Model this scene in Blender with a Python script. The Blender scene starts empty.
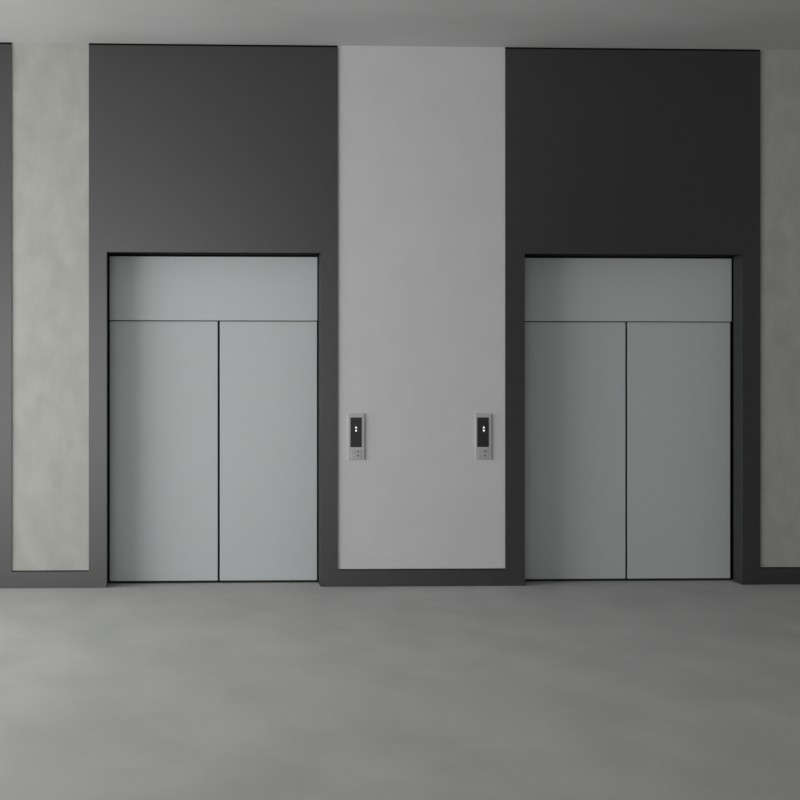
import bpy, bmesh, math
from mathutils import Vector, Matrix

# ------------------------------------------------------------------ camera, world, daylight, exposure
SC = bpy.context.scene
COL = SC.collection

cam_data = bpy.data.cameras.new('camera')
cam = bpy.data.objects.new('camera', cam_data)
COL.objects.link(cam)
cam_data.sensor_width = 36.0
cam_data.lens = 1700.0 / 800.0 * 36.0
cam_data.shift_x = (400.0 - 257.36) / 800.0
cam_data.clip_end = 200.0
cam.location = (-1.7810, -13.709, 1.5105)
cam.rotation_euler = (math.radians(90), 0.0, -0.045479)
SC.camera = cam

world = bpy.data.worlds.new('world')
SC.world = world
world.use_nodes = True
wbg = world.node_tree.nodes['Background']
wbg.inputs[0].default_value = (0.95, 0.98, 1.0, 1.0)
wbg.inputs[1].default_value = 0.25

# daylight through a long window in the left-hand wall and a tall one behind the viewer, on the left
WIN_X, WIN_Y0, WIN_Y1, WIN_Z0, WIN_Z1 = -7.5, -8.0, -0.45, 1.1, 2.55
REAR_Y, REAR_X0, REAR_X1, REAR_Z0, REAR_Z1 = -20.0, -7.2, -0.9, 0.25, 3.1

def daylight(name, loc, rot, sx, sy, radiance):
    d = bpy.data.lights.new(name, 'AREA')
    d.shape = 'RECTANGLE'
    d.size, d.size_y = sx, sy
    d.energy = radiance * math.pi * sx * sy
    d.color = (1.0, 1.0, 1.0)
    o = bpy.data.objects.new(name, d)
    COL.objects.link(o)
    o.location, o.rotation_euler = loc, rot
    return o

daylight('side_window_daylight', (WIN_X - 0.32, (WIN_Y0 + WIN_Y1) / 2, (WIN_Z0 + WIN_Z1) / 2),
         (0.0, math.radians(-90), 0.0), WIN_Z1 - WIN_Z0, WIN_Y1 - WIN_Y0, 15.4)
daylight('rear_window_daylight', ((REAR_X0 + REAR_X1) / 2, REAR_Y - 0.32, (REAR_Z0 + REAR_Z1) / 2),
         (math.radians(90), 0.0, 0.0), REAR_X1 - REAR_X0, REAR_Z1 - REAR_Z0, 5.0)

SC.view_settings.view_transform = 'Standard'
SC.view_settings.look = 'None'
SC.view_settings.gamma = 1.0
SC.view_settings.use_curve_mapping = False
SC.view_settings.exposure = 0.06

# ------------------------------------------------------------------ materials
def node_mat(name):
    m = bpy.data.materials.new(name)
    m.use_nodes = True
    nt = m.node_tree
    return m, nt, nt.nodes['Principled BSDF']

def mottled(name, c0, c1, scale, rough, stretch=(1, 1, 1), detail=6.0, bump=0.0, lo=0.35, hi=0.65,
            rough_var=0.0, metallic=0.0, spec=0.5, fine=0.0, fine_scale=40.0):
    """A surface whose own colour drifts between two tones (cloudy plaster, screed, brushed steel)."""
    m, nt, p = node_mat(name)
    N, L = nt.nodes, nt.links
    tc = N.new('ShaderNodeTexCoord')
    mp = N.new('ShaderNodeMapping')
    mp.inputs['Scale'].default_value = stretch
    L.new(tc.outputs['Object'], mp.inputs['Vector'])
    nz = N.new('ShaderNodeTexNoise')
    nz.inputs['Scale'].default_value = scale
    nz.inputs['Detail'].default_value = detail
    nz.inputs['Roughness'].default_value = 0.55
    L.new(mp.outputs['Vector'], nz.inputs['Vector'])
    rp = N.new('ShaderNodeValToRGB')
    rp.color_ramp.elements[0].position = lo
    rp.color_ramp.elements[1].position = hi
    rp.color_ramp.elements[0].color = (*c0, 1)
    rp.color_ramp.elements[1].color = (*c1, 1)
    L.new(nz.outputs['Fac'], rp.inputs['Fac'])
    out = rp.outputs['Color']
    if fine:
        n2 = N.new('ShaderNodeTexNoise')
        n2.inputs['Scale'].default_value = fine_scale
        n2.inputs['Detail'].default_value = 3.0
        L.new(mp.outputs['Vector'], n2.inputs['Vector'])
        mr = N.new('ShaderNodeMapRange')
        mr.inputs['From Min'].default_value = 0.3
        mr.inputs['From Max'].default_value = 0.7
        mr.inputs['To Min'].default_value = 1.0 - fine
        mr.inputs['To Max'].default_value = 1.0 + fine
        L.new(n2.outputs['Fac'], mr.inputs['Value'])
        mx = N.new('ShaderNodeVectorMath')
        mx.operation = 'SCALE'
        L.new(out, mx.inputs[0])
        L.new(mr.outputs['Result'], mx.inputs['Scale'])
        out = mx.outputs['Vector']
    L.new(out, p.inputs['Base Color'])
    p.inputs['Roughness'].default_value = rough
    p.inputs['Metallic'].default_value = metallic
    p.inputs['Specular IOR Level'].default_value = spec
    if rough_var:
        mr = N.new('ShaderNodeMapRange')
        mr.inputs['To Min'].default_value = rough - rough_var
        mr.inputs['To Max'].default_value = rough + rough_var
        L.new(nz.outputs['Fac'], mr.inputs['Value'])
        L.new(mr.outputs['Result'], p.inputs['Roughness'])
    if bump:
        b = N.new('ShaderNodeBump')
        b.inputs['Strength'].default_value = bump
        b.inputs['Distance'].default_value = 0.01
        L.new(nz.outputs['Fac'], b.inputs['Height'])
        L.new(b.outputs['Normal'], p.inputs['Normal'])
    return m

def plain(name, col, rough, metallic=0.0, spec=0.5):
    return mottled(name, tuple(c * 0.985 for c in col), tuple(c * 1.015 for c in col), 3.0, rough,
                   metallic=metallic, spec=spec, detail=2.0)

def glow(name, col, strength):
    m, nt, p = node_mat(name)
    p.inputs['Base Color'].default_value = (*col, 1)
    p.inputs['Emission Color'].default_value = (*col, 1)
    p.inputs['Emission Strength'].default_value = strength
    p.inputs['Roughness'].default_value = 0.5
    return m

M_FLOOR = mottled('polished_screed', (0.455, 0.463, 0.453), (0.52, 0.525, 0.515), 2.6, 0.62, stretch=(0.8, 0.36, 1),
                  detail=4.0, spec=0.15)
M_CEIL = mottled('bare_concrete_ceiling', (0.47, 0.47, 0.468), (0.54, 0.54, 0.538), 0.7, 0.9, stretch=(0.7, 1.0, 1),
                 detail=4.0, spec=0.2)
M_CONC = mottled('mottled_concrete_plaster', (0.385, 0.386, 0.358), (0.445, 0.446, 0.416), 7.0, 0.85, stretch=(1, 1, 0.6),
                 detail=6.0, spec=0.2, bump=0.05)
M_LIGHT = plain('pale_grey_lacquer', (0.61, 0.61, 0.61), 0.6, spec=0.3)
M_CHAR = plain('charcoal_cladding', (0.0065, 0.0065, 0.0063), 0.34, spec=0.9)
M_CHAR.node_tree.nodes['Principled BSDF'].inputs['IOR'].default_value = 1.67
M_EDGE = plain('satin_charcoal_return', (0.026, 0.026, 0.027), 0.6, spec=0.3)
M_SHADE = plain('painted_shade_black', (0.006, 0.006, 0.006), 0.9, spec=0.1)  # stands for shade below the lintels and in the ceiling gap
M_CORE = plain('dark_shaft_concrete', (0.02, 0.02, 0.02), 0.95, spec=0.0)
M_STEEL = mottled('brushed_steel', (0.565, 0.59, 0.592), (0.575, 0.60, 0.602), 6.0, 0.5, stretch=(60, 1, 0.6),
                  detail=2.0, metallic=0.12)
M_PLATE = plain('satin_faceplate', (0.52, 0.52, 0.525), 0.45, metallic=0.3)
M_BTN = plain('button_metal', (0.50, 0.50, 0.505), 0.4, metallic=0.3)
M_GLASS = plain('black_display_glass', (0.026, 0.026, 0.026), 0.3)
M_MARK = plain('dark_engraving', (0.08, 0.08, 0.08), 0.6)
M_LIT = glow('lit_arrow_white', (1.0, 1.0, 1.0), 0.75)
M_DIM = plain('grey_painted_wall', (0.22, 0.22, 0.22), 0.9, spec=0.2)
M_WALL = plain('white_painted_wall', (0.47, 0.47, 0.47), 0.9, spec=0.2)

# ------------------------------------------------------------------ mesh helpers
def add_box(bm, x0, x1, y0, y1, z0, z1):
    v = [bm.verts.new(p) for p in ((x0, y0, z0), (x1, y0, z0), (x1, y1, z0), (x0, y1, z0),
                                   (x0, y0, z1), (x1, y0, z1), (x1, y1, z1), (x0, y1, z1))]
    for q in ((0, 3, 2, 1), (4, 5, 6, 7), (0, 1, 5, 4), (1, 2, 6, 5), (2, 3, 7, 6), (3, 0, 4, 7)):
        bm.faces.new([v[i] for i in q])

def add_prism(bm, pts, y0, y1):
    """Outline pts (x, z), counter-clockwise seen from -Y, extruded from y0 to y1."""
    a = [bm.verts.new((x, y0, z)) for x, z in pts]
    b = [bm.verts.new((x, y1, z)) for x, z in pts]
    bm.faces.new(a)
    bm.faces.new(b[::-1])
    n = len(pts)
    for i in range(n):
        j = (i + 1) % n
        bm.faces.new((a[j], a[i], b[i], b[j]))

def obj(name, bm, mat, parent=None, bevel=0.0, seg=2, loc=None):
    me = bpy.data.meshes.new(name)
    bmesh.ops.recalc_face_normals(bm, faces=bm.faces)
    bm.to_mesh(me)
    bm.free()
    me.materials.append(mat)
    o = bpy.data.objects.new(name, me)
    COL.objects.link(o)
    if loc:
        o.location = loc
    if parent:
        o.parent = parent
    if bevel:
        b = o.modifiers.new('bevel', 'BEVEL')
        b.width = bevel
        b.segments = seg
        b.limit_method = 'ANGLE'
        b.harden_normals = False
    return o

def box(name, mat, x0, x1, y0, y1, z0, z1, parent=None, bevel=0.0):
    bm = bmesh.new()
    add_box(bm, x0, x1, y0, y1, z0, z1)
    return obj(name, bm, mat, parent, bevel)

def tag(o, label, cat, group=None, kind=None):
    o['label'] = label
    o['category'] = cat
    if group:
        o['group'] = group
    if kind:
        o['kind'] = kind
    return o

def thing(name, label, cat, loc, group=None):
    o = bpy.data.objects.new(name, None)
    COL.objects.link(o)
    o.location = loc
    o.empty_display_size = 0.2
    return tag(o, label, cat, group)

# ------------------------------------------------------------------ the setting
CEIL = 4.38
XL, XR, YB = -7.5, 7.4, -20.0
PANEL_TOP = CEIL - 0.016

tag(box('floor', M_FLOOR, XL, XR, YB, 0.76, -0.2, 0.0),
    'smooth grey concrete floor with faint cloudy patches', 'floor', kind='structure')
tag(box('ceiling', M_CEIL, XL, XR, YB, 0.76, CEIL, CEIL + 0.25),
    'flat bare grey concrete ceiling above the elevator wall', 'ceiling', kind='structure')
tag(box('wall_back', M_CORE, XL, XR, 0.43, 0.76, 0.0, CEIL),
    'dark structural wall behind the cladding and the elevator doors', 'wall', kind='structure')
tag(box('wall_right', M_WALL, XR, XR + 0.25, YB, 0.76, 0.0, CEIL),
    'plain wall closing the lobby on the right', 'wall', kind='structure')
bm = bmesh.new()
add_box(bm, XL, REAR_X0, YB - 0.25, YB, 0.0, CEIL)
add_box(bm, REAR_X1, XR, YB - 0.25, YB, 0.0, CEIL)
add_box(bm, REAR_X0, REAR_X1, YB - 0.25, YB, 0.0, REAR_Z0)
add_box(bm, REAR_X0, REAR_X1, YB - 0.25, YB, REAR_Z1, CEIL)
tag(obj('wall_front', bm, M_DIM), 'plain wall with the tall window behind the viewer', 'wall', kind='structure')
bm = bmesh.new()
add_box(bm, XL - 0.25, XL, YB - 0.25, WIN_Y0, 0.0, CEIL)
add_box(bm, XL - 0.25, XL, WIN_Y1, 0.76, 0.0, CEIL)
add_box(bm, XL - 0.25, XL, WIN_Y0, WIN_Y1, 0.0, WIN_Z0)
add_box(bm, XL - 0.25, XL, WIN_Y0, WIN_Y1, WIN_Z1, CEIL)
tag(obj('wall_left', bm, M_WALL), 'plain wall with the long window on the left of the lobby', 'wall', kind='structure')

# inset wall fields between the charcoal cladding, each a shade behind its face
INSET, BASE = 0.012, 0.133
def field(name, mat, x0, x1, label):
    return tag(box(name, mat, x0, x1, INSET, 0.15, BASE + 0.008, CEIL), label, 'wall', kind='structure')
field('wall_left_field', M_CONC, -3.131, -2.513, 'mottled beige-grey concrete strip left of the left elevator')
field('wall_middle_field', M_LIGHT, -0.506, 0.860, 'smooth pale grey wall field between the two elevators')
field('wall_right_field', M_CONC, 2.963, 7.4, 'mottled concrete strip right of the right elevator')

def baseboard(name, x0, x1, label):
    return tag(box(name, M_CHAR, x0, x1, 0.0, 0.15, 0.0, BASE), label, 'baseboard', kind='structure')
baseboard('baseboard_left', -3.131, -2.513, 'charcoal baseboard under the left concrete strip')
baseboard('baseboard_middle', -0.506, 0.860, 'charcoal baseboard under the pale wall between the elevators')
baseboard('baseboard_right', 2.963, 7.4, 'charcoal baseboard under the right concrete strip')

# ------------------------------------------------------------------ charcoal cladding
OPEN_TOP, REVEAL = 2.700, 0.233
def portal(x0, x1, o0, o1, label):
    bm = bmesh.new()
    add_prism(bm, [(x0, 0), (o0, 0), (o0, OPEN_TOP), (o1, OPEN_TOP), (o1, 0), (x1, 0),
                   (x1, PANEL_TOP), (x0, PANEL_TOP)], 0.0, REVEAL)
    o = obj('wall_panel', bm, M_CHAR)
    o.data.materials.append(M_EDGE)          # satin returns at the sides of the opening
    o.data.materials.append(M_SHADE)        # underside of the lintel, its shade painted in as black
    for p in o.data.polygons:
        c = p.center
        if o0 - 0.01 < c.x < o1 + 0.01 and abs(p.normal.x) > 0.5:
            p.material_index = 1
        elif o0 < c.x < o1 and p.normal.z < -0.5 and c.z > 1:
            p.material_index = 2
    return tag(o, label, 'wall panel', 'charcoal wall panels', 'structure')
portal(-2.513, -0.506, -2.370, -0.642, 'tall charcoal panel framing the left elevator up to the ceiling')
portal(0.860, 2.963, 1.020, 2.817, 'tall near-black panel framing the right elevator up to the ceiling')
tag(box('wall_panel', M_CHAR, -7.5, -3.131, 0.0, REVEAL, 0.0, PANEL_TOP),
    'narrow charcoal panel cut off by the left edge of the picture', 'wall panel', 'charcoal wall panels', 'structure')
# black strips added to paint shade into the gap between cladding and ceiling
for n, x0, x1, where in ((1, -7.5, -3.131, 'over the cut-off panel at the far left'), (2, -2.513, -0.506, 'over the left elevator'),
                         (3, 0.860, 2.963, 'over the right elevator')):
    tag(box(f'shade_strip_{n}', M_SHADE, x0, x1, 0.010, REVEAL, PANEL_TOP, CEIL),
        'thin black strip standing in for shade under the ceiling ' + where, 'shade_strip', kind='structure')

# ------------------------------------------------------------------ elevators
DOOR_Y = 0.293
def elevator(x0, seam, x1, left_edge, label):
    base_x = (x0 + x1) / 2
    e = thing('elevator', label, 'elevator', (base_x, DOOR_Y, 0.0), 'elevators in the lobby wall')
    X = lambda v: v - base_x
    # transom above the doors, a few millimetres in front of them, with a folded lower lip
    bm = bmesh.new()
    add_box(bm, X(x0), X(x1), -0.012, 0.006, 2.165, 2.690)
    add_box(bm, X(x0), X(x1), 0.006, 0.022, 2.60, 2.690)
    obj('transom_panel', bm, M_STEEL, e, bevel=0.0025)
    for a, b in ((x0, seam - 0.0085), (seam + 0.0085, x1)):
        box('door_panel', M_STEEL, X(a), X(b), 0.022, 0.052, 0.020, 2.160, e, bevel=0.003)
    return e
elevator(-2.359, -1.461, -0.648, None, 'brushed steel elevator in the lighter charcoal frame, beside the left call panel')
elevator(1.040, 1.940, 2.817, None, 'brushed steel elevator in the near-black frame, beside the right call panel')

# ------------------------------------------------------------------ call panels
def call_panel(x0, x1, z0, z1, sx0, sx1, sz0, sz1, ax, label):
    cx = (x0 + x1) / 2
    w = thing('call_panel', label, 'call panel', (cx, INSET, z0), 'elevator call panels')
    FRONT = -0.014
    X = lambda v: v - cx
    Z = lambda v: v - z0
    # face plate
    box('faceplate', M_PLATE, X(x0), X(x1), FRONT, 0.0, 0.0, Z(z1), w, bevel=0.002)
    # display window
    d = box('display', M_GLASS, X(sx0), X(sx1), FRONT - 0.003, FRONT + 0.002, Z(sz0), Z(sz1), w, bevel=0.0015)
    for zc, up in ((1.2900, 1), (1.2595, -1)):
        bm = bmesh.new()
        hw, hh = 0.0085, 0.0088
        pts = [(-hw, -hh * up), (hw, -hh * up), (0, hh * up)]
        if up < 0:
            pts = pts[::-1]
        add_prism(bm, [(X(ax) + px, Z(zc) + pz) for px, pz in pts], FRONT - 0.0045, FRONT - 0.0025)
        d2 = obj('arrow', bm, M_LIT, d)
        d2['label'] = 'lit white arrow pointing ' + ('up' if up > 0 else 'down')
    # two call buttons with a small engraved arrow each
    for zc, up in ((1.098, 1), (1.056, -1)):
        bx = (sx0 + sx1) / 2
        b = box('button', M_BTN, X(bx) - 0.040, X(bx) + 0.040, FRONT - 0.006, FRONT + 0.002,
                Z(zc) - 0.0165, Z(zc) + 0.0165, w, bevel=0.002)
        bm = bmesh.new()
        hw, hh = 0.009, 0.009
        pts = [(-hw, -hh * up), (hw, -hh * up), (0, hh * up)]
        if up < 0:
            pts = pts[::-1]
        add_prism(bm, [(X(bx) + 0.016 + px, Z(zc) + pz) for px, pz in pts], FRONT - 0.0068, FRONT - 0.0058)
        obj('button_arrow', bm, M_MARK, b)['label'] = 'small dark arrow pointing ' + ('up' if up > 0 else 'down')
    return w
call_panel(-0.423, -0.290, 1.027, 1.400, -0.404, -0.312, 1.129, 1.369, -0.358,
           'slim call panel with a black display, nearest the left elevator')
call_panel(0.616, 0.745, 1.027, 1.400, 0.629, 0.724, 1.129, 1.369, 0.683,
           'slim call panel with a black display, nearest the right elevator')
